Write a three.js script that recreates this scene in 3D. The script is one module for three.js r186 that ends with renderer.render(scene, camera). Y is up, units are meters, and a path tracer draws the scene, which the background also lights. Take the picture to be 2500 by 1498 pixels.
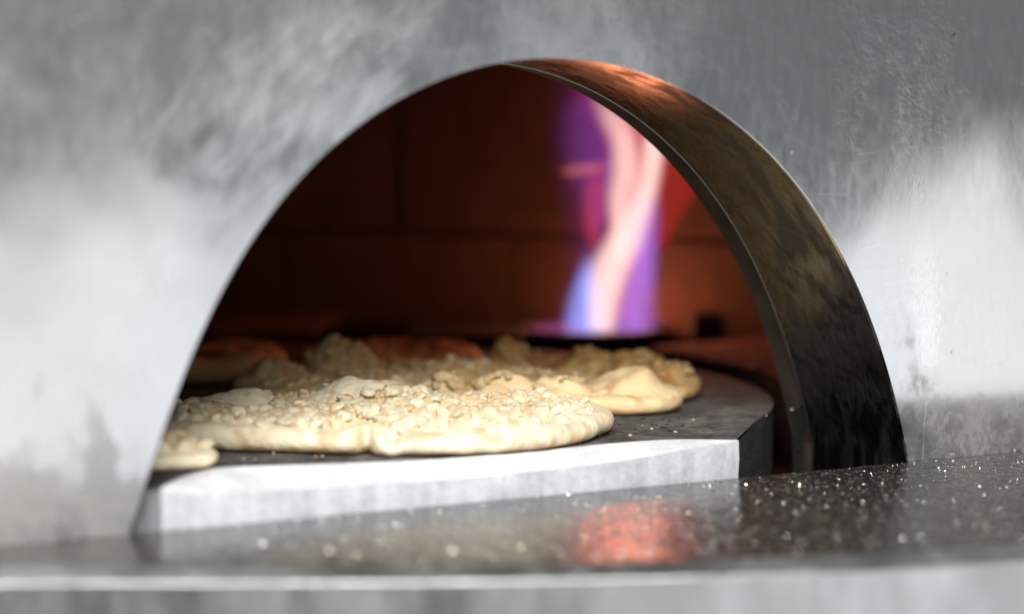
import * as THREE from 'three';
import { mergeGeometries, mergeVertices } from 'three/addons/utils/BufferGeometryUtils.js';
import { RectAreaLightUniformsLib } from 'three/addons/lights/RectAreaLightUniformsLib.js';
import { RoundedBoxGeometry } from 'three/addons/geometries/RoundedBoxGeometry.js';

// ---------------------------------------------------------------- camera, lamps, exposure
const scene = new THREE.Scene();
const camera = new THREE.PerspectiveCamera(14.113, 1024 / 613, 0.05, 60);
camera.position.set(-0.7096, 0.2585, 1.1554);
camera.up.set(0.04037789, 0.99650492, -0.07312054);
camera.lookAt(-0.7096 + 0.50565812, 0.2585 - 0.08350265, 1.1554 - 0.8586834);
camera.focus = 1.475;
camera.userData.fStop = 2.6;

const renderer = new THREE.WebGLRenderer({ antialias: true });
renderer.toneMapping = THREE.LinearToneMapping;
renderer.toneMappingExposure = 1.3;
renderer.shadowMap.enabled = true;
RectAreaLightUniformsLib.init();
scene.background = new THREE.Color(0.24, 0.245, 0.25);

const AREA_LAMPS = [  // unseen light panels, placed to light the mouth and show in the steel
  // name, centre, aim or turn about the view axis, width, height, radiance, colour, label
  ['unseen_panel_light', [-0.95, 1.6, 1.55], { aim: [0.02, 0.05, -0.05] }, 1.4, 1.1, 16, [1.0, 0.985, 0.96], 'large bright light panel, out of view high to the front left, lighting the oven mouth', 'window'],
  ['unseen_panel_light', [0.5, -0.40, 1.62], { turn: 0 }, 1.7, 1.1, 1.15, [0.985, 0.99, 1.0], 'low wide pale light panel, out of view across from the mouth, brightening the steel front', 'window'],
  ['unseen_panel_light', [1.73, -0.36, 1.6], { turn: 0.54 }, 0.62, 1.0, 1.1, [0.985, 0.99, 1.0], 'tilted pale light panel, out of view low to the front right, mirrored in the steel front', 'window'],
];
const lampNames = {};
for (const [name, c, d, w, h, L, col, label, cat] of AREA_LAMPS) {
  const place = (o) => { o.position.set(...c); if (d.aim) o.lookAt(...d.aim); else if (o.isLight) o.rotation.set(0, 0, d.turn); else o.rotation.set(0, Math.PI, -d.turn); };
  const lamp = new THREE.RectAreaLight(new THREE.Color().setRGB(...col), L, w, h); place(lamp); scene.add(lamp);
  const g = new THREE.Mesh(new RoundedBoxGeometry(w + 0.02, h + 0.02, 0.03, 2, 0.008), new THREE.MeshStandardMaterial({ color: 0xdddddd, emissive: new THREE.Color().setRGB(...col), emissiveIntensity: L > 5 ? 0.9 : 0.08 }));
  place(g); g.translateZ(-0.02); const k = lampNames[name] = (lampNames[name] ?? -1) + 1; g.name = k ? name + '_00' + k : name;
  g.userData = { label, category: cat };
  scene.add(g);
}

// ---------------------------------------------------------------- helpers
let seed = 12345;
const rnd = () => { seed = (seed + 0x6d2b79f5) | 0; let t = Math.imul(seed ^ (seed >>> 15), 1 | seed); t = (t + Math.imul(t ^ (t >>> 7), 61 | t)) ^ t; return ((t ^ (t >>> 14)) >>> 0) / 4294967296; };
const rr = (a, b) => a + (b - a) * rnd();
const clamp = (x, a = 0, b = 1) => Math.min(b, Math.max(a, x));
const sstep = (a, b, x) => { const t = clamp((x - a) / (b - a)); return t * t * (3 - 2 * t); };
const mix = (a, b, t) => a + (b - a) * t;
const hash3 = (x, y, z) => { let h = Math.imul(x, 374761393) ^ Math.imul(y, 668265263) ^ Math.imul(z, 2147483647 ^ 97531); h = Math.imul(h ^ (h >>> 13), 1274126177); h ^= h >>> 16; return (h >>> 0) / 4294967296; };
function vnoise(x, y, z = 0) {
  const xi = Math.floor(x), yi = Math.floor(y), zi = Math.floor(z); let u = x - xi, v = y - yi, w = z - zi;
  u = u * u * (3 - 2 * u); v = v * v * (3 - 2 * v); w = w * w * (3 - 2 * w);
  const L = (a, b, t) => a + (b - a) * t;
  const p = L(L(hash3(xi, yi, zi), hash3(xi + 1, yi, zi), u), L(hash3(xi, yi + 1, zi), hash3(xi + 1, yi + 1, zi), u), v);
  if (w === 0) return p;
  return L(p, L(L(hash3(xi, yi, zi + 1), hash3(xi + 1, yi, zi + 1), u), L(hash3(xi, yi + 1, zi + 1), hash3(xi + 1, yi + 1, zi + 1), u), v), w);
}
const fbm = (x, y, z = 0, n = 4) => { let s = 0, a = 0.5, t = 0; for (let i = 0; i < n; i++) { s += a * vnoise(x, y, z); t += a; a *= 0.5; x = x * 2.03 + 17.1; y = y * 2.01 + 5.7; z *= 2.02; } return s / t; };

const counts = {};
function numbered(n) { const k = counts[n] = (counts[n] ?? -1) + 1; return k ? n + '_' + String(k).padStart(3, '0') : n; }
function mesh(name, geo, mat, parent) { const m = new THREE.Mesh(geo, mat); m.name = numbered(name); m.castShadow = m.receiveShadow = true; parent.add(m); return m; }
function thing(name, label, category, pos = [0, 0, 0], group) { const o = new THREE.Group(); o.name = numbered(name); o.position.set(...pos); o.userData = { label, category }; if (group) o.userData.group = group; scene.add(o); return o; }
function dataTex(w, h, fn, srgb, rx = 1, ry = 1, wrap = THREE.RepeatWrapping) {
  const d = new Uint8Array(w * h * 4);
  for (let j = 0; j < h; j++) for (let i = 0; i < w; i++) { const c = fn(i / w, j / h, i, j), k = (j * w + i) * 4; d[k] = clamp(c[0]) * 255; d[k + 1] = clamp(c[1]) * 255; d[k + 2] = clamp(c[2]) * 255; d[k + 3] = 255; }
  return finishTex(new THREE.DataTexture(d, w, h), srgb, rx, ry, wrap);
}
function finishTex(t, srgb, rx = 1, ry = 1, wrap = THREE.RepeatWrapping) { t.magFilter = t.minFilter = THREE.LinearFilter; t.wrapS = t.wrapT = wrap; t.repeat.set(rx, ry); if (srgb) t.colorSpace = THREE.SRGBColorSpace; t.needsUpdate = true; return t; }
function geoOf(pos, idx, uv) { const g = new THREE.BufferGeometry(); g.setAttribute('position', new THREE.Float32BufferAttribute(pos, 3)); if (uv) g.setAttribute('uv', new THREE.Float32BufferAttribute(uv, 2)); g.setIndex(idx); g.computeVertexNormals(); return g; }
function gridGeo(nu, nv, f) { // f(u, v) -> [x, y, z, s, t]
  const p = [], q = [], ix = [];
  for (let j = 0; j <= nv; j++) for (let i = 0; i <= nu; i++) { const a = f(i / nu, j / nv); p.push(a[0], a[1], a[2]); q.push(a[3] ?? i / nu, a[4] ?? j / nv); }
  for (let j = 0; j < nv; j++) for (let i = 0; i < nu; i++) { const a = j * (nu + 1) + i, b = a + 1, c = a + nu + 1, d = c + 1; ix.push(a, b, d, a, d, c); }
  return geoOf(p, ix, q);
}
function cutFront(g, z) { // drop the faces that lie in front of z
  const P = g.attributes.position, src = g.index.array, ix = []; for (let i = 0; i < src.length; i += 3) if (Math.max(P.getZ(src[i]), P.getZ(src[i + 1]), P.getZ(src[i + 2])) < z) ix.push(src[i], src[i + 1], src[i + 2]);
  g.setIndex(ix); return g;
}
const std = (o) => new THREE.MeshStandardMaterial(o);

// ---------------------------------------------------------------- levels (metres): granite top, baking stone top, stone kerb top
const GRANITE = 0.0413, DECK = 0.061, KERB = 0.07;
const DISC = { x: -0.04, z: -0.36, r: 0.365 }, KR0 = 0.385, KR1 = 0.515, DEPTH = 0.096;
const CHEB = [0.26166, 0.00216, -0.00845, 0.00157, 0.01041, 0.0014];
function mouthR(th) { const t = 2 * th / Math.PI - 1; let T0 = 1, T1 = t, s = CHEB[0] + CHEB[1] * t; for (let k = 2; k < 6; k++) { const T = 2 * t * T1 - T0; s += CHEB[k] * T; T0 = T1; T1 = T; } return s; }
const MOUTH = []; // the outline of the oven mouth, from the lower right over the top to the lower left
{
  const N = 160, t0 = 0.16;
  const at = (th) => [mouthR(th) * Math.cos(th), mouthR(th) * Math.sin(th)];
  const a = at(t0), b = at(Math.PI - t0);
  MOUTH.push([a[0] + 0.0015, -0.06], [a[0] + 0.0012, -0.03], [a[0] + 0.0008, 0]);
  for (let i = 0; i <= N; i++) MOUTH.push(at(t0 + (Math.PI - 2 * t0) * i / N));
  MOUTH.push([b[0] - 0.0008, 0], [b[0] - 0.0012, -0.03], [b[0] - 0.0015, -0.06]);
}

// ---------------------------------------------------------------- oven front: worn stainless steel sheet with the mouth cut out
const FX0 = -0.50, FX1 = 0.60, FY0 = -0.06, FY1 = 0.46; // the worn area that the textures cover, metres
function steelMaps(W, H) {
  const cv = document.createElement('canvas'); cv.width = W; cv.height = H; const g = cv.getContext('2d');
  const X = (x) => (x - FX0) / (FX1 - FX0) * W, Y = (y) => (1 - (y - FY0) / (FY1 - FY0)) * H, S = W / (FX1 - FX0);
  g.fillStyle = 'rgb(128,128,128)'; g.fillRect(0, 0, W, H);
  // rub marks: long soft strokes of polishing cloths, following the arch, and short scratches
  g.lineCap = 'round';
  const stroke = (x, y, a, len, w, v, al) => { g.strokeStyle = `rgba(${v},${v},${v},${al})`; g.lineWidth = Math.max(0.6, w * S); g.beginPath(); g.moveTo(X(x), Y(y)); const bx = x + Math.cos(a) * len * 0.5 + rr(-0.1, 0.1) * len * 0.3, by = y + Math.sin(a) * len * 0.5 + rr(-0.1, 0.1) * len * 0.3; g.quadraticCurveTo(X(bx), Y(by), X(x + Math.cos(a) * len), Y(y + Math.sin(a) * len)); g.stroke(); };
  for (let i = 0; i < 900; i++) { const th = rr(0, Math.PI), r = mouthR(th) + rr(0.002, 0.2); const v = rnd() < 0.5 ? 90 : 190; stroke(r * Math.cos(th), r * Math.sin(th), th + Math.PI / 2 + rr(-0.35, 0.35), rr(0.01, 0.09), rr(0.0005, 0.004), v, rr(0.02, 0.09)); }
  // bright scuffed patch above the right flank, cloudy wiping on the left flank
  for (let i = 0; i < 4200; i++) { const x = 0.235 + (rnd() + rnd() - 1) * 0.06, y = 0.285 + (rnd() + rnd() - 1) * 0.07; if (fbm(x * 50, y * 38, 31, 3) < 0.47) continue; stroke(x, y, -0.6 + rr(-0.7, 0.7), rr(0.0008, 0.007), rr(0.0003, 0.0014), rnd() < 0.74 ? 235 : 70, rr(0.04, 0.17)); }
  for (let i = 0; i < 700; i++) { const k = rnd(), x = -0.225 + k * 0.11 + (rnd() + rnd() - 1) * 0.04, y = 0.19 + k * 0.1 + (rnd() + rnd() - 1) * 0.07; stroke(x, y, 0.8 + rr(-0.4, 0.4), rr(0.01, 0.05), rr(0.002, 0.008), rnd() < 0.62 ? 225 : 85, rr(0.03, 0.08)); }
  // scale run down the right flank
  for (let i = 0; i < 2600; i++) { const k = Math.pow(rnd(), 0.8), x = 0.252 + k * 0.012 + (rnd() + rnd() + rnd() - 1.5) * (0.006 + 0.006 * Math.sin(k * 3)), y = 0.215 - k * 0.115; stroke(x, y, -Math.PI / 2 + rr(-0.4, 0.4), rr(0.0005, 0.004), rr(0.0003, 0.0009), rnd() < 0.85 ? 245 : 90, rr(0.1, 0.4)); }
  // fine scratches
  for (let i = 0; i < 520; i++) { const x = rr(0.05, 0.55), y = rr(-0.02, 0.44); stroke(x, y, rnd() < 0.5 ? rr(-0.2, 0.3) : rr(-2.2, -1.0), rr(0.003, 0.025), 0.0003, rnd() < 0.75 ? 250 : 60, rr(0.08, 0.35)); }
  for (let i = 0; i < 260; i++) { const x = rr(FX0, 0.1), y = rr(-0.02, 0.44); stroke(x, y, rr(0, 6.28), rr(0.004, 0.03), rr(0.0004, 0.002), rnd() < 0.7 ? 235 : 70, rr(0.06, 0.2)); }
  stroke(0.262, 0.077, -1.62, 0.047, 0.0008, 235, 0.7); stroke(0.235, 0.176, 0.25, 0.03, 0.0004, 245, 0.7); stroke(0.21, 0.171, 0.18, 0.018, 0.0005, 250, 0.6);
  // pits, drops and specks
  for (let i = 0; i < 420; i++) { const x = rr(FX0, FX1), y = rr(FY0, FY1), v = rnd() < 0.45 ? 35 : 245, q = rr(0.0002, 0.0009); g.fillStyle = `rgba(${v},${v},${v},${rr(0.2, 0.7)})`; g.beginPath(); g.ellipse(X(x), Y(y), q * S, q * S * rr(0.5, 1), rr(0, 3), 0, 6.3); g.fill(); }
  for (const [x, y, q] of [[0.279, 0.298, 0.0016], [0.288, 0.24, 0.0008], [0.276, 0.154, 0.0008], [0.281, 0.106, 0.0012]]) { g.fillStyle = 'rgba(30,30,30,0.8)'; g.beginPath(); g.ellipse(X(x), Y(y), q * S, q * S * 0.6, -0.8, 0, 6.3); g.fill(); }
  const px = g.getImageData(0, 0, W, H).data, col = new Uint8Array(W * H * 4), rgh = new Uint8Array(W * H * 4), wav = new Float32Array(W * H * 4);
  for (let j = 0; j < H; j++) for (let i = 0; i < W; i++) {
    const k = (j * W + i) * 4, ko = ((H - 1 - j) * W + i) * 4, x = FX0 + (i + 0.5) / W * (FX1 - FX0), y = FY1 - (j + 0.5) / H * (FY1 - FY0);
    const m = px[k] / 255 - 0.5;
    const rim = Math.hypot(x, y) - mouthR(clamp(Math.atan2(y, x), 0.01, 3.13));
    const cloud = fbm(x * 14 + fbm(x * 22, y * 22, 3, 3) * 1.6, y * 14 + 3, 1.5, 5) - 0.5, fine = fbm(x * 260, y * 110, 7, 3) - 0.5;
    // baked-on brown film where crumbs and heat gather above the granite: a patchy outline
    const edge = fbm(x * 60, y * 30, 11, 4), film = sstep(0.35, 0.68, fbm(x * 30 + 5, y * 70, 37, 5) * 0.62 + edge * 0.38 + (0.066 - y) * (x > 0 ? 5 : 9)), stain = film * mix(0.35, 1, sstep(0.38, 0.62, fbm(x * 420, y * 330, 41, 3))) * 0.6;
    const wave = mix(1, 0.14, sstep(0.02, 0.13, x)) * fbm(x * 9 + y * 5 + 4, y * 7 - x * 6, 23, 2) + mix(0.12, 0.03, sstep(0.02, 0.13, x)) * fbm(x * 34, y * 26, 29, 2) + 0.003 * m + 0.002 * fine;
    wav[ko] = wav[ko + 1] = wav[ko + 2] = wave; wav[ko + 3] = 1;
    const blue = 0.6 * sstep(0.05, 0.012, rim + cloud * 0.05);
    let v = 0.47 + m * 0.6 + cloud * 0.10 + fine * 0.06;
    let r = v, gg = v * 1.0, b = v * 0.995;
    r *= 1 - 0.05 * blue; b *= 1 + 0.03 * blue;
    r = mix(r, 0.31, stain * 0.8); gg = mix(gg, 0.265, stain * 0.8); b = mix(b, 0.235, stain * 0.8);
    col[ko] = clamp(Math.pow(clamp(r), 1 / 2.2)) * 255; col[ko + 1] = clamp(Math.pow(clamp(gg), 1 / 2.2)) * 255; col[ko + 2] = clamp(Math.pow(clamp(b), 1 / 2.2)) * 255; col[ko + 3] = 255;
    const ro = mix(0.23, 0.10, sstep(0.02, 0.16, x + cloud * 0.1)) + m * mix(0.5, 0.35, sstep(0.1, 0.2, x)) + cloud * mix(0.36, 0.12, sstep(0.08, 0.18, x)) + 0.16 * sstep(0.45, 0.6, edge + (0.075 - y) * 5) + stain * 0.2 + fine * 0.06;
    rgh[ko] = 0; rgh[ko + 1] = clamp(ro, 0.07, 0.85) * 255; rgh[ko + 2] = (1 - 0.75 * stain) * 255; rgh[ko + 3] = 255;
  }
  return [finishTex(new THREE.DataTexture(col, W, H), true, 1, 1, THREE.MirroredRepeatWrapping), finishTex(new THREE.DataTexture(rgh, W, H), false, 1, 1, THREE.MirroredRepeatWrapping), finishTex(new THREE.DataTexture(wav, W, H, THREE.RGBAFormat, THREE.FloatType), false, 1, 1, THREE.MirroredRepeatWrapping)];
}
const [steelCol, steelRough, steelWave] = steelMaps(2048, 968);
const steelFront = std({ map: steelCol, roughnessMap: steelRough, metalnessMap: steelRough, roughness: 1, metalness: 1, bumpMap: steelWave, bumpScale: 0.0038 });

const oven = thing('pizza_oven', 'stainless steel oven with an arched mouth behind the granite ledge', 'oven');
{
  const s = new THREE.Shape();
  s.moveTo(-1.3, -0.06); s.lineTo(MOUTH[MOUTH.length - 1][0], -0.06);
  for (let i = MOUTH.length - 2; i >= 0; i--) s.lineTo(MOUTH[i][0], MOUTH[i][1]);
  s.lineTo(1.3, -0.06); s.lineTo(1.3, 0.85); s.lineTo(-1.3, 0.85); s.closePath();
  const g = new THREE.ExtrudeGeometry(s, { depth: 0.0016, bevelEnabled: true, bevelThickness: 0.0005, bevelSize: 0.0005, bevelOffset: -0.0005, bevelSegments: 2, curveSegments: 2 });
  g.translate(0, 0, -0.0021);
  const p = g.attributes.position, uv = g.attributes.uv;
  for (let i = 0; i < p.count; i++) uv.setXY(i, (p.getX(i) - FX0) / (FX1 - FX0), (p.getY(i) - FY0) / (FY1 - FY0));
  mesh('front_panel', g, steelFront, oven);
}
// the sooty sheet that lines the mouth
{
  const W = 1024, H = 512; // u along the arch from the lower right to the lower left, v from front to back
  const cv = document.createElement('canvas'); cv.width = W; cv.height = H; const g = cv.getContext('2d');
  g.fillStyle = 'rgb(128,128,128)'; g.fillRect(0, 0, W, H); g.lineCap = 'round';
  for (let i = 0; i < 900; i++) { const u = rr(0.02, 0.98), v = rr(-0.05, 0.95), a = 0.9 + rr(-0.5, 0.5); g.strokeStyle = `rgba(${rnd() < 0.6 ? '20,20,20' : '215,215,215'},${rr(0.08, 0.4)})`; g.lineWidth = rr(1, 9); g.beginPath(); g.moveTo(u * W, v * H); g.quadraticCurveTo(u * W + rr(-9, 9), v * H + 30, u * W + Math.cos(a) * rr(8, 40), v * H + Math.sin(a) * rr(20, 120)); g.stroke(); }
  for (let i = 0; i < 160; i++) { g.fillStyle = `rgba(240,240,240,${rr(0.2, 0.7)})`; g.beginPath(); g.ellipse(rnd() * W, rnd() * H, rr(0.5, 2), rr(0.5, 2.5), rr(0, 3), 0, 6.3); g.fill(); }
  const px = g.getImageData(0, 0, W, H).data, col = new Uint8Array(W * H * 4), rgh = new Uint8Array(W * H * 4);
  for (let j = 0; j < H; j++) for (let i = 0; i < W; i++) {
    const k = (j * W + i) * 4, u = i / W, v = j / H, m = px[k] / 255 - 0.5, c = fbm(u * 26, v * 6, 4, 5), f = fbm(u * 120, v * 40, 9, 3);
    const soot = sstep(0.46, 0.64, c * 0.6 + fbm(u * 40 + v * 9, v * 7 - u * 8, 15, 5) * 0.5 - 0.03);
    const b = clamp(mix(0.135, 0.095, soot) + m * 0.2 + (f - 0.5) * 0.06, 0.015, 0.8), rgb = [b * 0.95, b * 0.985, b * 1.04];
    for (let q = 0; q < 3; q++) col[k + q] = clamp(Math.pow(clamp(rgb[q]), 1 / 2.2)) * 255; col[k + 3] = 255;
    rgh[k] = rgh[k + 1] = rgh[k + 2] = clamp(0.26 + soot * 0.25 + m * 0.25 + (f - 0.5) * 0.2, 0.15, 0.9) * 255; rgh[k + 3] = 255;
  }
  const tc = finishTex(new THREE.DataTexture(col, W, H), true), tr = finishTex(new THREE.DataTexture(rgh, W, H), false);
  const n = MOUTH.length - 1;
  const geo = gridGeo(n, 12, (u, v) => { const a = MOUTH[Math.round(u * n)]; return [a[0], a[1], -0.0022 - v * (DEPTH - 0.0022)]; });
  mesh('mouth_lining', geo, std({ map: tc, roughnessMap: tr, roughness: 1, metalness: 1, bumpMap: tr, bumpScale: 0.00025, side: THREE.DoubleSide }), oven);
  const path = new THREE.CatmullRomCurve3(MOUTH.map(([x, y]) => new THREE.Vector3(x, y, -DEPTH)));
  mesh('lining_edge', new THREE.TubeGeometry(path, 220, 0.0006, 5), std({ color: 0x8c8984, roughness: 0.35, metalness: 1 }), oven);
}

// ---------------------------------------------------------------- baking chamber
const fireClay = dataTex(512, 512, (u, v) => { const a = fbm(u * 16, v * 16, 2, 5), s = fbm(u * 60, v * 60, 8, 3); const k = 0.72 + (a - 0.5) * 0.7 + (s - 0.5) * 0.35; return [k, k * 0.97, k * 0.93]; }, true);
const clayFine = dataTex(512, 512, (u, v) => { const k = 0.85 + (fbm(u * 16, v * 16, 2, 5) - 0.5) * 0.3 + (fbm(u * 60, v * 60, 8, 3) - 0.5) * 0.2; return [k, k, k * 0.98]; }, true);
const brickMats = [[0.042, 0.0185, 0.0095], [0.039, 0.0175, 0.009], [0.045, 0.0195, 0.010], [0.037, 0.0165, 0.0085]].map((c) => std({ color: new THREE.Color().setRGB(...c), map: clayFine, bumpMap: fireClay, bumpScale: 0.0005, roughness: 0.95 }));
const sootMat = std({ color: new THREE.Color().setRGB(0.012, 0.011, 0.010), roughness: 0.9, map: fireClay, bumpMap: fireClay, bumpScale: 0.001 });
{
  const brickGeo = (r0, r1, a0, a1, y0, y1) => { // curved block with small chamfers
    const n = 10, c = 0.002, prof = [[r0, y0 + c], [r0, y1 - c], [r0 + c, y1], [r1, y1], [r1, y0], [r0 + c, y0]];
    const p = [], ix = [], uv = [];
    const g = gridGeo(n, prof.length, (u, v) => { const q = prof[Math.round(v * prof.length) % prof.length], ca = c / r0, a = mix(a0, a1, u); return [q[0] * Math.cos(a), q[1], q[0] * Math.sin(a), a * r0 * 4, q[1] * 4 + q[0]]; });
    const caps = []; // the two ends
    for (const a of [a0, a1]) { const s = []; prof.forEach((q) => s.push(q[0] * Math.cos(a), q[1], q[0] * Math.sin(a))); caps.push(geoOf(s, a === a0 ? [0, 1, 2, 0, 2, 3, 0, 3, 4, 0, 4, 5] : [0, 2, 1, 0, 3, 2, 0, 4, 3, 0, 5, 4], prof.flatMap((q) => [q[0] * 4, q[1] * 4]))); }
    return mergeGeometries([g.toNonIndexed(), ...caps.map((x) => x.toNonIndexed())]);
  };
  const chamber = new THREE.Group(); chamber.name = 'chamber_wall'; chamber.position.set(DISC.x, 0, DISC.z); oven.add(chamber);
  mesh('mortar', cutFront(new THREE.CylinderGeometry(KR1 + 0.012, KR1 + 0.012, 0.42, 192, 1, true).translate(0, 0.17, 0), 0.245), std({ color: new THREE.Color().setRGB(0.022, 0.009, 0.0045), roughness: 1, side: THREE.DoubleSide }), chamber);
  const rows = [[KERB - 0.01, 0.142], [0.145, 0.30], [0.303, 0.36]], N = 16;
  rows.forEach(([y0, y1], r) => { for (let k = 0; k < N; k++) { const d = Math.PI * 2 / N, a0 = k * d + (r % 2) * d * 0.5 + 0.13, q = 0.002; const j = rr(-0.002, 0.002);
    const mid = a0 + d / 2, cz = DISC.z + Math.sin(mid) * KR1; if (cz > -0.16) continue;
    mesh('brick', brickGeo(KR1 + j, KR1 + 0.06, a0 + q, a0 + d - q, y0, y1), brickMats[Math.floor(rnd() * 4)], chamber); } });
  // low dome over it and the front wall round the mouth
  const dome = new THREE.LatheGeometry(Array.from({ length: 40 }, (_, i) => i / 39).map((k) => new THREE.Vector2(0.001 + k * (KR1 + 0.02), 0.46 - 0.11 * k * k)), 192);
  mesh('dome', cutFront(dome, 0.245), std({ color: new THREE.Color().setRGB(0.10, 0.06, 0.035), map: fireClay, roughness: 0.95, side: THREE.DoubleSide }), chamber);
  const s = new THREE.Shape(); s.moveTo(-0.62, -0.05); s.lineTo(MOUTH[MOUTH.length - 1][0] - 0.0006, -0.05); for (let i = MOUTH.length - 2; i > 0; i--) s.lineTo(MOUTH[i][0] * 1.003, MOUTH[i][1] * 1.003); s.lineTo(MOUTH[0][0] + 0.0006, -0.05); s.lineTo(0.62, -0.05); s.lineTo(0.62, 0.5); s.lineTo(-0.62, 0.5); s.closePath();
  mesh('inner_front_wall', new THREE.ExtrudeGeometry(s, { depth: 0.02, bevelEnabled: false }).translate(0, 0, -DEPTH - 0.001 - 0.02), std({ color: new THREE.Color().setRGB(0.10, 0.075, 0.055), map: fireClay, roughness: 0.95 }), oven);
  mesh('oven_floor', new THREE.BoxGeometry(1.2, 0.02, 0.95).translate(DISC.x, -0.005, -0.48), sootMat, oven);
  // raised kerb of fire stone round the turning stone, with the burner set into it at the back right
  const kerbMat = std({ color: new THREE.Color().setRGB(0.26, 0.12, 0.08), map: fireClay, bumpMap: fireClay, bumpScale: 0.001, roughness: 0.9 });
  const DEG = Math.PI / 180; // the arcs leave out the burner at the back right
  for (const [g0, g1] of [[-9, 13], [13.6, 38], [-78, -54], [-103, -78.6], [-128, -103.6], [-153, -128.6], [-178, -153.6], [-203, -178.6]]) { const a0 = g0 * DEG, d = (g1 - g0) * DEG;
    const prof = [[KR0, KERB - 0.004], [KR0 + 0.004, KERB], [KR1, KERB]]; 
    const g = gridGeo(14, 2, (u, v) => { const q = prof[Math.round(v * 2)], a = mix(a0, a0 + d, u); return [DISC.x + q[0] * Math.cos(a), q[1], DISC.z + q[0] * Math.sin(a), a * 2, q[0] * 5]; });
    mesh('kerb_stone', g, kerbMat, oven).material.side = THREE.DoubleSide; }
  const inner = gridGeo(120, 2, (u, v) => { const a = u * Math.PI * 2; return [DISC.x + (KR0 + 0.0005) * Math.cos(a), mix(0, KERB - 0.0042, v), DISC.z + (KR0 + 0.0005) * Math.sin(a), u * 8, v]; });
  // the ring under the kerb is open towards the mouth
  { const ix = []; const src = inner.index.array, P = inner.attributes.position; for (let i = 0; i < src.length; i += 3) { if (P.getZ(src[i]) < -0.085) ix.push(src[i], src[i + 1], src[i + 2]); } inner.setIndex(ix); }
  mesh('kerb_ring', inner, sootMat, oven).material.side = THREE.DoubleSide;
}

// ---------------------------------------------------------------- turning baking stone
const stoneTex = dataTex(1024, 1024, (u, v) => { const a = fbm(u * 12, v * 12, 5, 5), s = fbm(u * 90, v * 90, 3, 3), w = fbm(u * 46, v * 5, 14, 4), k = 0.92 + (a - 0.5) * 0.22 + (s - 0.5) * 0.12 + (w - 0.5) * 0.12; return [k, k, k * 1.005]; }, true, 4, 4);
const burnTex = (() => { // flour dust and scorch on the baking surface
  const W = 1024, cv = document.createElement('canvas'); cv.width = cv.height = W; const g = cv.getContext('2d'); g.fillStyle = '#808080'; g.fillRect(0, 0, W, W);
  for (let i = 0; i < 1500; i++) { g.fillStyle = `rgba(${rnd() < 0.7 ? '10,10,10' : '225,225,220'},${rr(0.15, 0.8)})`; g.beginPath(); g.ellipse(rnd() * W, rnd() * W, rr(0.4, 2.2), rr(0.4, 1.6), rr(0, 3), 0, 6.3); g.fill(); }
  const px = g.getImageData(0, 0, W, W).data;
  return dataTex(W, W, (u, v, i, j) => { const m = px[(j * W + i) * 4] / 255 - 0.5, a = fbm(u * 20, v * 20, 5, 5), s = fbm(u * 110, v * 110, 3, 3), k = 0.5 + (a - 0.5) * 0.55 + (s - 0.5) * 0.4 + m * 0.8; return [k, k * 0.985, k * 0.96]; }, true, 2.2, 2.2);
})();
const stone = thing('baking_stone', 'pale round baking stone slab under the flatbreads, its front edge flush with the granite', 'baking stone');
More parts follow.
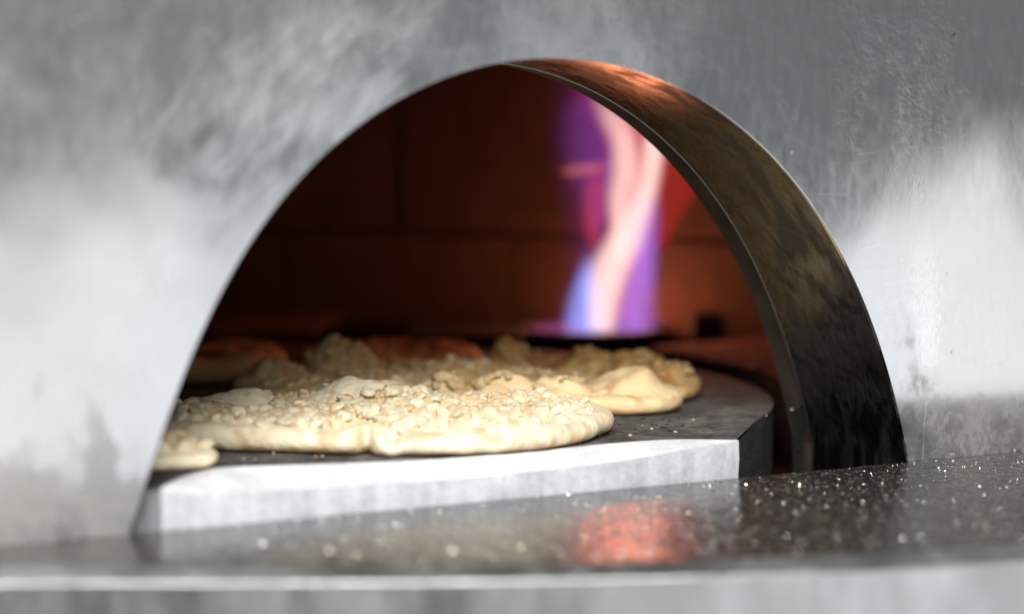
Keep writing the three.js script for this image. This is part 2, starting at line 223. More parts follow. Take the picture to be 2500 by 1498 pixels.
{
  const c = new THREE.Color();
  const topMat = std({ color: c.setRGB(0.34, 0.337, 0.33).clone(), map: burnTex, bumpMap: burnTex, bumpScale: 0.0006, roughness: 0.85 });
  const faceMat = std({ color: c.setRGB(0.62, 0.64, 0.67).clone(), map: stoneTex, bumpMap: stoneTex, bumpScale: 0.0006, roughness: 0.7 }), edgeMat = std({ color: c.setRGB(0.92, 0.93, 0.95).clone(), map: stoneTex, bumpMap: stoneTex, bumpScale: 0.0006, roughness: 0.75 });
  // inner line of the worn front lip, and the lip's lower edge, from left to right
  const lipIn = new THREE.CatmullRomCurve3([[-0.2305, -0.010], [-0.222, -0.022], [-0.20, -0.046], [-0.174, -0.0610], [-0.129, -0.0489], [-0.062, -0.032], [0.0, -0.031], [0.0655, -0.037], [0.1011, -0.0324], [0.1307, -0.0135]].map(([x, z]) => new THREE.Vector3(x, DECK, z)), false, 'centripetal');
  const lipOut = new THREE.CatmullRomCurve3([[-0.2315, 0.0606, -0.0075], [-0.222, 0.0588, -0.005], [-0.1616, 0.0562, -0.004], [-0.0891, 0.0543, -0.003], [-0.0254, 0.0546, -0.003], [0.0414, 0.0559, -0.004], [0.0831, 0.0583, -0.007], [0.1314, 0.0608, -0.012]].map((a) => new THREE.Vector3(...a)), false, 'centripetal');
  const n = 80, li = lipIn.getPoints(n), lo = lipOut.getPoints(n);
  // the plan of the top: the lip's inner line, then round the disc
  const plan = li.map((p) => [p.x, p.z]);
  const a0 = Math.atan2(-0.079 - DISC.z, 0.193 - DISC.x);
  const sweep = Math.PI * 2 - (Math.atan2(-0.09 - DISC.z, -0.285 - DISC.x) - a0), ring = [];
  for (let i = 0; i <= 90; i++) { const a = a0 - sweep * i / 90; ring.push([DISC.x + DISC.r * Math.cos(a), DISC.z + DISC.r * Math.sin(a)]); }
  plan.push(...ring, [-0.249, -0.016]);
  const sh = new THREE.Shape(plan.map(([x, z]) => new THREE.Vector2(x, -z)));
  const top = new THREE.ShapeGeometry(sh).rotateX(-Math.PI / 2).translate(0, DECK, 0);
  mesh('baking_surface', top, topMat, stone);
  const lip = gridGeo(n, 6, (u, v) => { const i = Math.round(u * n), a = li[i], b = lo[i], e = 1 - Math.pow(1 - v, 1.0); return [mix(a.x, b.x, v), mix(a.y, b.y, Math.pow(v, 1.5)), mix(a.z, b.z, v), mix(a.x, b.x, v) * 1.2, mix(a.z, b.z, v) * 1.2]; });
  mesh('front_lip', lip, edgeMat, stone);
  const face = gridGeo(n, 4, (u, v) => { const b = lo[Math.round(u * n)]; return [b.x, mix(b.y, 0.02, v), b.z + 0.0012 * Math.sin(Math.PI * Math.min(1, v * 3)) , b.x * 1.2, (b.y - v * 0.05) * 1.2]; });
  mesh('front_face', face, faceMat, stone);
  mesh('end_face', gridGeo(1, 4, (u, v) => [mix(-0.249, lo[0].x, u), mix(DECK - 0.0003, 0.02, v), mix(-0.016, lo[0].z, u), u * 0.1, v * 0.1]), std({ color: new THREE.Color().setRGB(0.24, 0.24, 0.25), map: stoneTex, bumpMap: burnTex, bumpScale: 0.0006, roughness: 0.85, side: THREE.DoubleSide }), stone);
  const side = [lo[n].toArray().filter((_, i) => i !== 1), ...ring, [-0.249, -0.016]];
  const sg = gridGeo(side.length - 1, 1, (u, v) => { const a = side[Math.round(u * (side.length - 1))]; return [a[0], mix(DECK - 0.0002, 0.02, v), a[1], u * 3, v * 0.1]; });
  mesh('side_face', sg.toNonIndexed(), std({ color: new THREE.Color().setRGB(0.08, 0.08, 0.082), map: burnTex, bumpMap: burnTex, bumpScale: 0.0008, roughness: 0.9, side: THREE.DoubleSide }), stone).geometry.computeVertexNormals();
}

// ---------------------------------------------------------------- granite ledge and the steel counter edge
const EDGE = new THREE.CatmullRomCurve3([[-1.25, 0.05], [-0.95, 0.045], [-0.65, 0.03], [-0.46, 0.028], [-0.3423, 0.0665], [-0.2835, 0.0985], [-0.2263, 0.1306], [-0.1772, 0.1577], [-0.1281, 0.1824], [-0.0913, 0.1988], [-0.0364, 0.2207], [0.0313, 0.2427], [0.109, 0.2581], [0.25, 0.267], [0.45, 0.25], [0.7, 0.20], [0.95, 0.14], [1.25, 0.08]].map(([x, z]) => new THREE.Vector3(x + 0.005, 0, z - 0.016)), false, 'centripetal');
const edgePts = EDGE.getPoints(140);
{
  const W = 1024, cv = document.createElement('canvas'); cv.width = cv.height = W; const g = cv.getContext('2d'); g.fillStyle = 'rgb(52,50,48)'; g.fillRect(0, 0, W, W);
  const tile = 0.3, S = W / tile;
  const grain = (x, y, q, c) => { g.fillStyle = c; for (const ox of [-W, 0, W]) for (const oy of [-W, 0, W]) { if (x + ox < -20 || x + ox > W + 20 || y + oy < -20 || y + oy > W + 20) continue; g.beginPath(); const m = 6, a0 = (x * 7 + y) % 6; for (let k = 0; k < m; k++) { const a = a0 + k * 6.283 / m, r = q * (0.6 + 0.6 * hash3(Math.floor(x), Math.floor(y), k)); g.lineTo(x + ox + Math.cos(a) * r, y + oy + Math.sin(a) * r); } g.fill(); } };
  for (let i = 0; i < 9000; i++) { const v = rnd(), c = v < 0.45 ? [26, 25, 24] : v < 0.75 ? [84, 80, 76] : v < 0.9 ? [118, 114, 108] : [128, 110, 84]; grain(rnd() * W, rnd() * W, rr(0.0005, 0.0019) * S, `rgba(${c},${rr(0.4, 0.95)})`); }
  for (let i = 0; i < 1500; i++) { const v = rnd(), c = v < 0.6 ? [170, 168, 162] : v < 0.85 ? [196, 178, 132] : [225, 222, 214]; grain(rnd() * W, rnd() * W, rr(0.0003, 0.0009) * S, `rgba(${c},${rr(0.5, 1)})`); }
  const px = g.getImageData(0, 0, W, W).data;
  const map = finishTex(new THREE.DataTexture(new Uint8Array(px), W, W), true, 1 / tile, 1 / tile);
  const bump = dataTex(512, 512, (u, v) => { const k = fbm(u * 60, v * 60, 4, 3); return [k, k, k]; }, false, 1 / 0.3, 1 / 0.3);
  const grit = dataTex(1024, 1024, (u, v, i, j) => { const q = (j * W + i) * 4, L = (px[q] + px[q + 1]) / 510, k = 0.10 + 0.3 * sstep(0.18, 0.45, L) + 0.10 * (fbm(u * 40, v * 40, 8, 3) - 0.4); return [k, k, k]; }, false, 1 / tile, 1 / tile);
  const mat = new THREE.MeshPhysicalMaterial({ map, roughness: 1, roughnessMap: grit, bumpMap: bump, bumpScale: 0.0006, specularIntensity: 1, ior: 1.55 });
  const ledge = thing('granite_ledge', 'dark speckled polished granite ledge in front of the oven mouth', 'ledge');
  const sh = new THREE.Shape(edgePts.map((p) => new THREE.Vector2(p.x, -p.z))); sh.lineTo(1.2, -0.0025); sh.lineTo(-1.2, -0.0025);
  const s2 = new THREE.Shape(); s2.moveTo(-1.0, -0.002); edgePts.filter((p) => p.z > 0.0025).forEach((p) => s2.lineTo(p.x, -p.z)); s2.lineTo(0.82, -0.002); 
  const pts = edgePts.filter((p) => p.z > 0.003); const s3 = new THREE.Shape(); s3.moveTo(pts[0].x, -0.001); pts.forEach((p) => s3.lineTo(p.x, -p.z)); s3.lineTo(pts[pts.length - 1].x, -0.001); s3.closePath();
  const geo = new THREE.ExtrudeGeometry(s3, { depth: 0.028, bevelEnabled: true, bevelThickness: 0.001, bevelSize: 0.0008, bevelOffset: -0.0008, bevelSegments: 2 }).rotateX(-Math.PI / 2).translate(0, GRANITE - 0.029, 0);
  mesh('slab', geo, mat, ledge);
  // mica flakes standing just proud of the polish: they glint
  const fl = new THREE.IcosahedronGeometry(0.00072, 0), im = new THREE.InstancedMesh(fl, std({ color: 0xffffff, metalness: 1, roughness: 0.22 }), 3400);
  const M = new THREE.Matrix4(), q = new THREE.Quaternion(), e = new THREE.Euler(); let n = 0;
  const zEdge = (x) => { for (let i = 1; i < edgePts.length; i++) if (edgePts[i].x >= x) { const a = edgePts[i - 1], b = edgePts[i]; return mix(a.z, b.z, (x - a.x) / (b.x - a.x)); } return 0; };
  while (n < 3400) { const x = rr(-0.23, 0.6), z = rr(0.002, 0.27); if (z > zEdge(x) - 0.004) continue; e.set(rr(0, 6), rr(0, 6), rr(0, 6)); q.setFromEuler(e); const s = rnd() < 0.07 ? rr(1.0, 1.8) : rr(0.25, 0.8); M.compose(new THREE.Vector3(x, GRANITE - 0.0002 * s, z), q, new THREE.Vector3(s, s * rr(0.5, 1), s)); im.setMatrixAt(n, M); const w = rnd(); im.setColorAt(n, w < 0.25 ? new THREE.Color().setRGB(0.85, 0.76, 0.55) : new THREE.Color().setRGB(0.8, 0.8, 0.78)); n++; }
  im.name = 'mica_flakes'; im.userData.kind = 'stuff'; ledge.add(im);
}
{
  const counter = thing('steel_counter', 'brushed steel counter edge wrapped round the front of the granite', 'counter');
  const prof = [[0, 0.0405], [0.0006, 0.0413], [0.003, 0.0408], [0.012, 0.0366]]; // out from the granite, up
  for (let k = 1; k <= 6; k++) { const a = k / 6 * Math.PI / 2; prof.push([0.012 + 0.002 * Math.sin(0.44 + a * 0.72), 0.0347 + 0.002 * Math.cos(0.44 + a * 0.72)]); }
  prof.push([0.0142, 0.015], [0.0142, -0.05], [0.0142, -0.3]);
  const n = edgePts.length - 1, m = prof.length - 1, wob = [];
  const g = gridGeo(n, m, (u, v) => { const i = Math.round(u * n), p = edgePts[i], t = EDGE.getTangentAt(EDGE.getUtoTmapping ? clamp(i / n) : u); const a = edgePts[Math.max(0, i - 1)], b = edgePts[Math.min(n, i + 1)], tx = b.x - a.x, tz = b.z - a.z, L = Math.hypot(tx, tz), q = prof[Math.round(v * m)], d = q[0] + 0.0004; return [p.x - tz / L * d, q[1], p.z + tx / L * d, i * 0.02, v * 0.2]; });
  const tex = dataTex(512, 512, (u, v) => { const k = 0.46 + (fbm(u * 10, v * 14, 3, 5) - 0.5) * 0.5 + (fbm(u * 60, v * 60, 6, 3) - 0.5) * 0.2; return [k, k, k]; }, false);
  const tcol = dataTex(512, 512, (u, v) => { const k = 0.82 + (fbm(u * 40, v * 60, 13, 4) - 0.5) * 0.08; return [k, k, k]; }, true);
  mesh('edge_band', g, std({ color: 0xc4c6c6, map: tcol, roughness: 1, roughnessMap: tex, metalness: 1, bumpMap: tex, bumpScale: 0.0006 }), counter).material.side = THREE.DoubleSide;
}

// ---------------------------------------------------------------- burner and flame
const iron = std({ color: new THREE.Color().setRGB(0.010, 0.009, 0.009), roughness: 0.75, metalness: 0.2 });
const BX = 0.372, BZ = -0.556, BY = 0.0725;
{
  const burner = thing('gas_burner', 'black iron gas burner under the flame at the back right of the oven', 'burner', [BX, 0, BZ]);
  const pr = [[0.03, BY - 0.03], [0.05, BY - 0.02], [0.052, BY - 0.002], [0.055, BY], [0.062, BY], [0.064, BY - 0.003], [0.066, 0.005]].map((a) => new THREE.Vector2(...a));
  mesh('burner_ring', new THREE.LatheGeometry(pr, 48), iron, burner).material.side = THREE.DoubleSide;
  mesh('burner_floor', new THREE.CylinderGeometry(0.05, 0.05, 0.01, 32).translate(0, BY - 0.03, 0), iron, burner);
  mesh('burner_box', new RoundedBoxGeometry(0.095, 0.075, 0.1, 2, 0.003).rotateY(-0.53).translate(-0.098, BY - 0.037, -0.035), iron, burner);
  mesh('igniter', new RoundedBoxGeometry(0.04, 0.03, 0.03, 2, 0.004).rotateY(-0.53).translate(0.088, BY - 0.002, 0.052), iron, burner);
}
{
  const flame = thing('gas_flame', 'tall pink and violet gas flame rising from the burner at the back right', 'flame', [BX, BY - 0.006, BZ]);
  // own axes: a runs along the camera-facing width of the burner, y up
  const ax = [0.862, 0.507];
  const soft = (k, p, top) => dataTex(128, 256, (u, v) => { // how much gas burns: thin at the edges of a tongue, ragged along it
    const e = Math.pow(Math.sin(Math.PI * u), p), n = 0.75 + 0.5 * fbm(u * 3 + k, v * 5 + k * 3, k, 3), y = sstep(0, 0.03, v) * (1 - sstep(top, 1, v)); const q = clamp(e * n * y); return [q, q, q]; }, false, 1, 1, THREE.ClampToEdgeWrapping);
  const softs = [soft(1, 1.3, 0.75), soft(5, 1.7, 0.6), soft(9, 1.5, 0.5)];
  const sheet = (pts, side) => { // one bulging side of a tongue
    const c = new THREE.CatmullRomCurve3(pts.map(([a, y, w, d = 0]) => new THREE.Vector3(a, y, d)), false, 'centripetal'), cw = new THREE.CatmullRomCurve3(pts.map(([a, y, w]) => new THREE.Vector3(w, y, 0)), false, 'centripetal');
    return gridGeo(18, 48, (u, v) => { const p = c.getPoint(v), w = Math.max(0.0005, cw.getPoint(v).x), a = p.x + (2 * u - 1) * w, d = p.z + side * 0.6 * w * Math.sin(Math.PI * u); return [a * ax[0] - d * ax[1], p.y, a * ax[1] + d * ax[0], u, v]; });
  };
  const px = 2.03 / 6050; // metres per unit of the shapes below
  const tongues = (k, pts, col, I, op) => { const P = pts.map(([x, y, w, d = 0]) => [(x - 1450) * px, (812 - y) * px, w * px, d]); const m = new THREE.MeshPhysicalMaterial({ color: 0x000000, roughness: 1, specularIntensity: 0, emissive: new THREE.Color().setRGB(...col), emissiveIntensity: I, alphaMap: softs[k], transparent: true, opacity: op, side: THREE.DoubleSide, depthWrite: false }); for (const sd of [-1, 1]) mesh('flame_tongue', sheet(P, sd), m, flame).castShadow = false; };
  tongues(1, [[1500, 808, 165], [1500, 700, 140], [1505, 560, 130], [1490, 400, 150], [1480, 280, 150], [1470, 180, 130], [1460, 90, 90]], [0.5, 0.08, 0.75], 0.55, 0.08);
  tongues(0, [[1490, 800, 51], [1510, 680, 68], [1545, 560, 81], [1562, 430, 81], [1556, 320, 89], [1535, 230, 85], [1490, 140, 68], [1450, 60, 34]], [0.95, 0.17, 0.24], 1.2, 0.1);
  tongues(0, [[1478, 812, 44], [1482, 740, 50], [1498, 660, 62], [1530, 590, 60], [1562, 520, 44], [1592, 430, 34], [1606, 340, 33], [1604, 260, 29], [1590, 170, 13]], [1.0, 0.72, 0.63], 1.35, 0.45);
  tongues(2, [[1522, 640, 16], [1526, 560, 33], [1524, 480, 43], [1534, 410, 46], [1530, 340, 43], [1506, 285, 50], [1478, 235, 38], [1450, 150, 15]].map((p) => [p[0], p[1], p[2], 0.004]), [1.0, 0.64, 0.52], 1.25, 0.42);
  tongues(2, [[1436, 814, 66], [1434, 740, 52], [1442, 660, 30], [1450, 590, 12]].map((p) => [p[0], p[1], p[2], 0.008]), [0.24, 0.34, 1.0], 2.2, 0.2);
  tongues(2, [[1556, 814, 76], [1562, 740, 60], [1578, 620, 46], [1592, 500, 36], [1604, 420, 14]].map((p) => [p[0], p[1], p[2], -0.004]), [0.42, 0.20, 0.95], 2.0, 0.16);
  tongues(0, [[1470, 560, 20], [1474, 460, 64], [1455, 340, 90], [1450, 260, 70], [1450, 200, 30]], [0.52, 0.12, 0.78], 0.6, 0.1);
  tongues(1, [[1270, 814, 30], [1340, 806, 90], [1400, 790, 120], [1430, 765, 60]], [0.9, 0.05, 0.9], 0.6, 0.1);
  tongues(2, [[1398, 425, 10], [1425, 415, 60], [1450, 400, 70], [1490, 385, 20]], [1.0, 0.24, 0.16], 1.0, 0.2);
  tongues(2, [[1458, 600, 16], [1458, 510, 38], [1464, 430, 34], [1474, 380, 12]], [1.0, 0.07, 0.07], 0.75, 0.2);
  tongues(1, [[1625, 620, 10], [1640, 540, 60], [1655, 450, 150], [1645, 360, 180], [1605, 260, 200], [1540, 170, 190], [1440, 110, 150], [1400, 40, 70]].map((p) => [p[0], p[1], p[2], -0.03]), [1.0, 0.03, 0.03], 1.0, 0.16);
  for (const [x, y, c, I] of [[1490, 772, [1, 0.29, 0.10], 0.07], [1540, 285, [1, 0.22, 0.09], 0.028]]) { const l = new THREE.PointLight(new THREE.Color().setRGB(...c), I, 0, 2); l.position.set(BX + (x - 1450) * px * ax[0], BY + (812 - y) * px, BZ + (x - 1450) * px * ax[1]); l.shadow.radius = 1.8; l.castShadow = true; scene.add(l); }
}

// ---------------------------------------------------------------- flatbreads
const doughTex = dataTex(512, 512, (u, v) => { const a = fbm(u * 24, v * 24, 5, 5); return [a, a, a]; }, false, 1, 1);
const doughMat = new THREE.MeshPhysicalMaterial({ vertexColors: true, roughness: 0.62, bumpMap: doughTex, bumpScale: 0.0006, sheen: 0.0 });
const DOUGH = [0.80, 0.66, 0.45], PALE = [0.86, 0.76, 0.55], TOAST = [0.46, 0.24, 0.09], CHAR = [0.10, 0.06, 0.03];
const crumbMats = [[0.84, 0.75, 0.54], [0.83, 0.73, 0.50], [0.81, 0.69, 0.44], [0.74, 0.57, 0.32]].map((c) => std({ color: new THREE.Color().setRGB(...c), roughness: 0.5, bumpMap: doughTex, bumpScale: 0.0004 }));
const crumbGeos = []; for (let k = 0; k < 7; k++) { let g = new THREE.IcosahedronGeometry(1, 3); g.deleteAttribute('uv'); g.deleteAttribute('normal'); g = mergeVertices(g, 1e-4); const p = g.attributes.position, uv = []; for (let i = 0; i < p.count; i++) { const v = new THREE.Vector3().fromBufferAttribute(p, i), n = 0.68 + 0.6 * fbm(v.x * 1.3 + k * 9, v.y * 1.3, v.z * 1.3 + 40, 2); v.multiplyScalar(n); v.y *= 0.7; if (v.y < -0.25) v.y = -0.25; p.setXYZ(i, v.x, v.y, v.z); uv.push(v.x, v.z); } g.setAttribute('uv', new THREE.Float32BufferAttribute(uv, 2)); g.computeVertexNormals(); crumbGeos.push(g); }

const cells = (x, y) => { let m = 9; const xi = Math.floor(x), yi = Math.floor(y); for (let j = -1; j <= 1; j++) for (let i = -1; i <= 1; i++) { const dx = xi + i + hash3(xi + i, yi + j, 5) - x, dy = yi + j + hash3(xi + i, yi + j, 9) - y; m = Math.min(m, dx * dx + dy * dy); } return Math.max(0, 1 - m * 1.6); };
function outlineFn(pts, cx, cz) { // closed outline -> radius by angle
  const c = new THREE.CatmullRomCurve3(pts.map(([x, z]) => new THREE.Vector3(x - cx, 0, z - cz)), true, 'centripetal').getPoints(720), tab = new Float32Array(720);
  const arr = c.map((p) => [Math.atan2(p.z, p.x), Math.hypot(p.x, p.z)]).sort((a, b) => a[0] - b[0]);
  return (a) => { a = Math.atan2(Math.sin(a), Math.cos(a)); let lo = 0, hi = arr.length - 1; if (a <= arr[0][0] || a >= arr[hi][0]) { const A = arr[hi], B = arr[0], s = (B[0] + Math.PI * 2 - A[0]) || 1, t = ((a < 0 ? a + Math.PI * 2 : a) - A[0]) / s; return mix(A[1], B[1], clamp(t)); } while (hi - lo > 1) { const m = (lo + hi) >> 1; if (arr[m][0] <= a) lo = m; else hi = m; } return mix(arr[lo][1], arr[hi][1], (a - arr[lo][0]) / (arr[hi][0] - arr[lo][0] || 1)); };
}
function bread(name, label, o) {
  const t = thing(name, label, 'flatbread', [o.c[0], DECK + 0.0006, o.c[1]], 'flatbreads in the oven');
  delete t.userData.group;
  const R = outlineFn(o.pts, ...o.c), NA = o.na ?? 300, NR = o.nr ?? 60, NE = 9, s = o.seed;
  const thick = (a) => o.thick * (0.85 + 0.35 * (vnoise(Math.cos(a) * 3 + s, Math.sin(a) * 3 + s) - 0.3));
  const hTop = (x, z, f, a) => { // height of the top above the stone
    let h = thick(a) * (0.92 + 0.10 * sstep(0.78, 0.93, f)) + (o.dome ?? 0) * (1 - f * f);
    h += (o.cell ?? 0.0055) * (1 - sstep(0.8, 0.93, f)) * cells(x * 130 + s, z * 130 + s) * (o.crumbMask && !o.crumbMask(x, z, f) ? 0.15 : 1);
    h += (fbm(x * 55 + s, z * 55, s, 4) - 0.5) * (o.rough ?? 0.006) * (1 - 0.75 * sstep(0.86, 0.98, f)) ;
    for (const [bx, bz, br, bh, sq = 1, ba = 0] of o.bubbles ?? []) { const dx = x - bx, dz = z - bz, u = dx * Math.cos(ba) + dz * Math.sin(ba), w = -dx * Math.sin(ba) + dz * Math.cos(ba), d = Math.hypot(u, w / sq) / br; if (d < 1) h += bh * Math.pow(1 - d * d, 0.8); }
    for (const [bx, bz, br, bh] of o.dents ?? []) { const d = Math.hypot(x - bx, z - bz) / br; if (d < 1) h -= bh * (1 - d * d) ** 2; }
    return Math.max(0.003, h);
  };
  const pos = [], col = [], uv = [], ix = [];
  const rows = NR + NE;
  for (let j = 0; j <= rows; j++) for (let i = 0; i <= NA; i++) {
    const a = i / NA * Math.PI * 2, r = R(a) * (o.notch ? 1 - o.notch[1] * Math.exp(-(((a - o.notch[0]) / o.notch[2]) ** 2)) : 1) * (1 + 0.02 * (vnoise(Math.cos(a) * 9 + s, Math.sin(a) * 9) - 0.5));
    const x1 = o.c[0] + r * Math.cos(a), z1 = o.c[1] + r * Math.sin(a);
    let x, y, z, f, low = 0;
    const hE = hTop(x1, z1, 1, a), rb = Math.min(hE * 0.62, r * 0.3);
    if (j <= NR) { f = j / NR; const q = f * (r - rb); x = q * Math.cos(a); z = q * Math.sin(a); const fq = q / r; y = hTop(o.c[0] + x, o.c[1] + z, fq, a); if (f > 0.9) y = mix(y, hE, sstep(0.9, 1, f) * 0.8); }
    else { const k = (j - NR) / NE, ph = Math.PI / 2 - k * Math.PI * 0.86, q = r - rb + rb * Math.cos(ph) * (1 + 0.08 * (vnoise(a * 30 + s, k * 3) - 0.5)); const w = hE * 0.5; x = q * Math.cos(a); z = q * Math.sin(a); const top = mix(hTop(o.c[0] + (r - rb) * Math.cos(a), o.c[1] + (r - rb) * Math.sin(a), (r - rb) / r, a), hE, 0.8); y = Math.max(0, top * 0.5 + top * 0.5 * Math.sin(ph) - 0.0002); f = 1; low = k; }
    pos.push(x, y, z); uv.push((o.c[0] + x) * 14, (o.c[1] + z) * 14 + y * 14);
    const n1 = fbm((o.c[0] + x) * 40, (o.c[1] + z) * 40, s + 2 + y * 30, 4), n2 = fbm((o.c[0] + x) * 130, (o.c[1] + z) * 130, s + 7 + y * 90, 3);
    let c = DOUGH.map((v, q) => mix(v, PALE[q], sstep(0.35, 0.65, n1)));
    // gap shade between the crumbs, put into the dough colour as brown
    const topped = j <= NR && f < 0.9 && !(o.crumbMask && !o.crumbMask(o.c[0] + x, o.c[1] + z, f)) ? sstep(0.22, 0.42, n2) * sstep(0.9, 0.82, f) : 0;
    c = c.map((v, q) => mix(v, [0.60, 0.42, 0.22][q], topped * 0.8));
    const toast = (o.toast ?? 0.5) * sstep(0.56, 0.72, n2 * 0.6 + n1 * 0.4 + (o.toastBias ?? 0));
    c = c.map((v, q) => mix(v, TOAST[q], toast));
    const scorch = sstep(0.72, 0.95, low + (n2 - 0.5) * 0.5) ; // browned where the dough touches the hot stone
    c = c.map((v, q) => mix(v, low > 0.9 ? CHAR[q] : TOAST[q], scorch * 0.85));
    col.push(...c.map((v, q) => v * (o.tone ?? [1, 1, 1])[q]));
  }
  for (let j = 0; j < rows; j++) for (let i = 0; i < NA; i++) { const a = j * (NA + 1) + i, b = a + 1, c = a + NA + 1, d = c + 1; ix.push(a, b, d, a, d, c); }
  const g = geoOf(pos, ix, uv); g.setAttribute('color', new THREE.Float32BufferAttribute(col, 3));
  mesh('dough', g, doughMat, t);
  // crumbs of curd and dough on top
  const put = (x, z, q) => { const dx = x - o.c[0], dz = z - o.c[1], a = Math.atan2(dz, dx), f = Math.hypot(dx, dz) / R(a); return [f, hTop(x, z, f, a)]; };
  const mats = o.tone ? crumbMats.map((m) => { const k = m.clone(); k.color.multiply(new THREE.Color().setRGB(...o.tone)); return k; }) : crumbMats;
  const place = (size) => { for (;;) {
    const a = rr(0, 6.2832), q = Math.sqrt(rnd()) * 0.93, r = R(a) * q, x = o.c[0] + r * Math.cos(a), z = o.c[1] + r * Math.sin(a);
    if (o.crumbMask && !o.crumbMask(x, z, q)) continue;
    const [f, h] = put(x, z); if (f > 0.9) continue;
    return [new THREE.Vector3(x - o.c[0], h - size * 0.16, z - o.c[1]), new THREE.Euler(rr(-0.5, 0.5), rr(0, 6.28), rr(-0.5, 0.5)), new THREE.Vector3(size * rr(0.75, 1.25), size * rr(0.95, 1.35), size * rr(0.75, 1.2))];
  } };
  for (let n = 0; n < o.crumbs; n++) {
    const w = rnd(), size = o.crumbSize * rr(0.5, 1.1) * (w < 0.05 ? 1.3 : 1), [p, e, sc] = place(size), k = rnd();
    const m = mesh('cheese_crumb', crumbGeos[Math.floor(rnd() * crumbGeos.length)], mats[k < 0.45 ? 0 : k < 0.75 ? 1 : k < 0.94 ? 2 : 3], t); m.position.copy(p); m.rotation.copy(e); m.scale.copy(sc);
  }
  if (o.fines) { // the finest crumbs, past counting
    const im = new THREE.InstancedMesh(crumbGeos[0], mats[1], o.fines), M = new THREE.Matrix4();
    for (let n = 0; n < o.fines; n++) { const [p, e, sc] = place(o.crumbSize * rr(0.25, 0.6)); M.compose(p, new THREE.Quaternion().setFromEuler(e), sc); im.setMatrixAt(n, M); }
    im.name = numbered('fine_crumbs'); im.userData.kind = 'stuff'; im.castShadow = im.receiveShadow = true; t.add(im);
  }
  return t;
}
bread('flatbread', 'large pale flatbread covered in crumbs nearest the front of the baking stone', {
  c: [-0.04, -0.125], seed: 3, thick: 0.0155, rough: 0.006, toast: 0.6, toastBias: 0.02, na: 420, nr: 80,
  pts: [[-0.172, -0.135], [-0.150, -0.110], [-0.125, -0.087], [-0.098, -0.06], [-0.085, -0.048], [-0.075, -0.046], [-0.058, -0.035], [-0.03, -0.0265], [-0.002, -0.024], [0.028, -0.032], [0.055, -0.047], [0.083, -0.073], [0.094, -0.095], [0.086, -0.125], [0.06, -0.165], [0.02, -0.192], [-0.03, -0.212], [-0.08, -0.23], [-0.13, -0.235], [-0.165, -0.205], [-0.18, -0.165]],
  bubbles: [[-0.10, -0.205, 0.03, 0.010, 0.8, 0.3], [-0.03, -0.175, 0.042, 0.016, 0.7, 0.3], [-0.087, -0.066, 0.016, 0.003]], dents: [[-0.078, -0.047, 0.008, 0.006]],
  notch: [Math.atan2(-0.058 + 0.125, -0.089 + 0.04), 0.13, 0.05], crumbs: 298, fines: 650, crumbSize: 0.0048, crumbMask: (x, z) => Math.hypot((x + 0.03) / 0.038, (z + 0.178) / 0.024) > 1 && Math.hypot(x + 0.10, z + 0.205) > 0.024 && !(x < -0.07 && z > -0.085 + (x + 0.07) * -0.6 - 0.02),
});
bread('flatbread', 'crumb topped flatbread behind the large front one with a raised smooth right tip', {
  c: [0.06, -0.27], seed: 11, thick: 0.0115, rough: 0.010, toast: 0.7, toastBias: 0.03,
  pts: [[0.178, -0.14], [0.150, -0.128], [0.118, -0.14], [0.08, -0.17], [0.03, -0.21], [-0.025, -0.25], [-0.048, -0.30], [-0.035, -0.36], [0.02, -0.40], [0.075, -0.40], [0.115, -0.365], [0.15, -0.30], [0.175, -0.23], [0.186, -0.17]],
  bubbles: [[0.155, -0.16, 0.032, 0.014, 0.75, 0.6], [0.105, -0.165, 0.016, 0.010], [0.075, -0.19, 0.018, 0.010], [0.045, -0.215, 0.014, 0.009], [-0.02, -0.33, 0.028, 0.010, 0.7], [0.045, -0.355, 0.026, 0.022], [0.10, -0.28, 0.03, 0.008]],
  tone: [0.92, 0.80, 0.62], crumbs: 220, fines: 300, crumbSize: 0.0052, crumbMask: (x, z) => Math.hypot(x - 0.155, z + 0.16) > 0.03,
});
bread('flatbread', 'browned lumpy flatbread at the right, just peeking out behind the second one', {
  c: [0.19, -0.28], seed: 23, thick: 0.010, rough: 0.012, toast: 0.9, toastBias: 0.06, na: 220, nr: 40,
  pts: [[0.245, -0.215], [0.222, -0.185], [0.2, -0.175], [0.192, -0.2], [0.183, -0.24], [0.165, -0.29], [0.13, -0.36], [0.15, -0.40], [0.2, -0.385], [0.245, -0.33], [0.26, -0.26]],
  bubbles: [[0.165, -0.335, 0.016, 0.020], [0.225, -0.215, 0.022, 0.008], [0.2, -0.29, 0.02, 0.012], [0.22, -0.26, 0.018, 0.010]],
  tone: [0.85, 0.66, 0.42], crumbs: 60, fines: 80, crumbSize: 0.0055,
});
bread('flatbread', 'thick dark golden flatbread deep in the oven at the far left', {
  c: [-0.02, -0.50], seed: 31, thick: 0.019, cell: 0.001, tone: [1.0, 0.78, 0.48], rough: 0.005, toast: 0.5, toastBias: 0.02, na: 220, nr: 40,
  pts: [[0.055, -0.465], [0.03, -0.425], [-0.02, -0.41], [-0.08, -0.42], [-0.12, -0.47], [-0.11, -0.53], [-0.05, -0.575], [0.02, -0.56], [0.06, -0.51]],
  bubbles: [[0.03, -0.45, 0.025, 0.005]], crumbs: 4, crumbSize: 0.007,
});
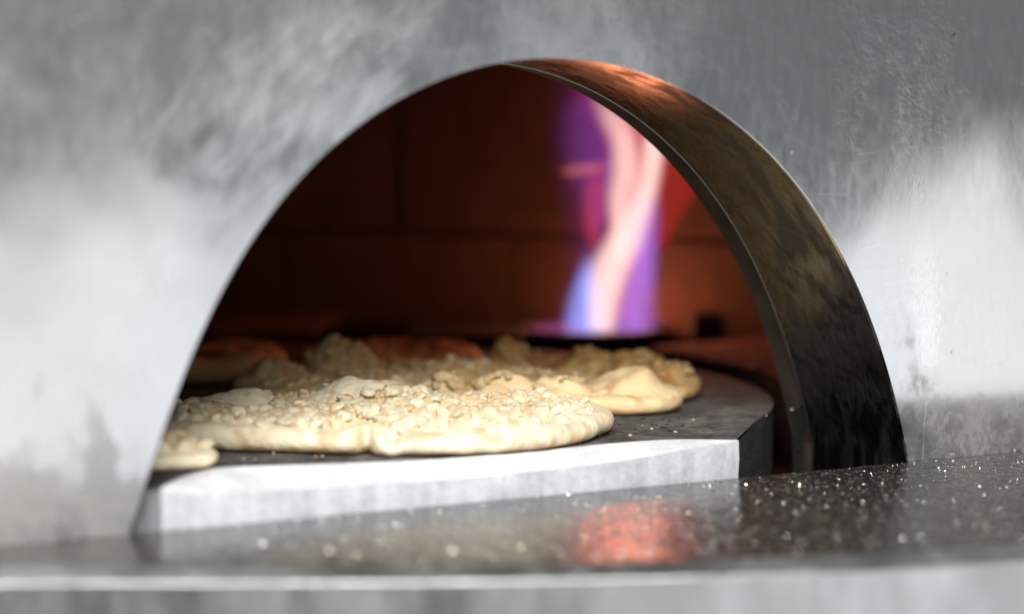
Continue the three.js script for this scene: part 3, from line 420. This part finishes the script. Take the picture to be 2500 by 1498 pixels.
bread('flatbread', 'reddish brown flatbread at the back of the oven beside the burner', {
  c: [0.14, -0.47], seed: 41, thick: 0.013, cell: 0.002, tone: [0.9, 0.58, 0.34], rough: 0.006, toast: 1, toastBias: 0.12, na: 220, nr: 40,
  pts: [[0.21, -0.47], [0.195, -0.43], [0.15, -0.405], [0.10, -0.415], [0.075, -0.46], [0.085, -0.51], [0.13, -0.535], [0.185, -0.52]],
  bubbles: [[0.11, -0.45, 0.03, 0.009], [0.165, -0.46, 0.025, 0.004]], crumbs: 6, crumbSize: 0.007,
});
bread('flatbread', 'small pale piece of flatbread at the far left of the stone beside the mouth edge', {
  c: [-0.225, -0.10], seed: 53, thick: 0.009, rough: 0.008, toast: 0.3, na: 220, nr: 40,
  pts: [[-0.172, -0.072], [-0.182, -0.057], [-0.200, -0.056], [-0.225, -0.06], [-0.255, -0.075], [-0.265, -0.11], [-0.245, -0.145], [-0.205, -0.14], [-0.182, -0.11]],
  bubbles: [[-0.20, -0.085, 0.022, 0.006], [-0.215, -0.105, 0.02, 0.008]], crumbs: 30, crumbSize: 0.005,
});

// ---------------------------------------------------------------- burnt crumbs and flour on the stone
{
  const im = new THREE.InstancedMesh(crumbGeos[2], std({ color: 0xffffff, roughness: 0.9 }), 150), M = new THREE.Matrix4(), q = new THREE.Quaternion();
  for (let n = 0; n < 150; n++) { const near = n < 90, x = near ? rr(-0.19, 0.16) : rr(-0.15, 0.25), z = near ? -0.02 - Math.abs(x + 0.02) * 0.18 - rr(0.012, 0.07) : rr(-0.3, -0.08), s = rr(0.0003, 0.0011) * (rnd() < 0.1 ? 1.7 : 1);
    q.setFromEuler(new THREE.Euler(0, rr(0, 6), 0)); M.compose(new THREE.Vector3(x, DECK + s * 0.2, z), q, new THREE.Vector3(s * rr(0.8, 1.8), s, s)); im.setMatrixAt(n, M);
    im.setColorAt(n, rnd() < 0.7 ? new THREE.Color().setRGB(0.02, 0.015, 0.012) : new THREE.Color().setRGB(0.6, 0.52, 0.4)); }
  im.name = 'burnt_crumbs'; im.castShadow = im.receiveShadow = true; im.userData = { label: 'scattered burnt crumbs and flour specks on the baking stone', category: 'crumbs', kind: 'stuff' }; scene.add(im);
}

renderer.render(scene, camera);
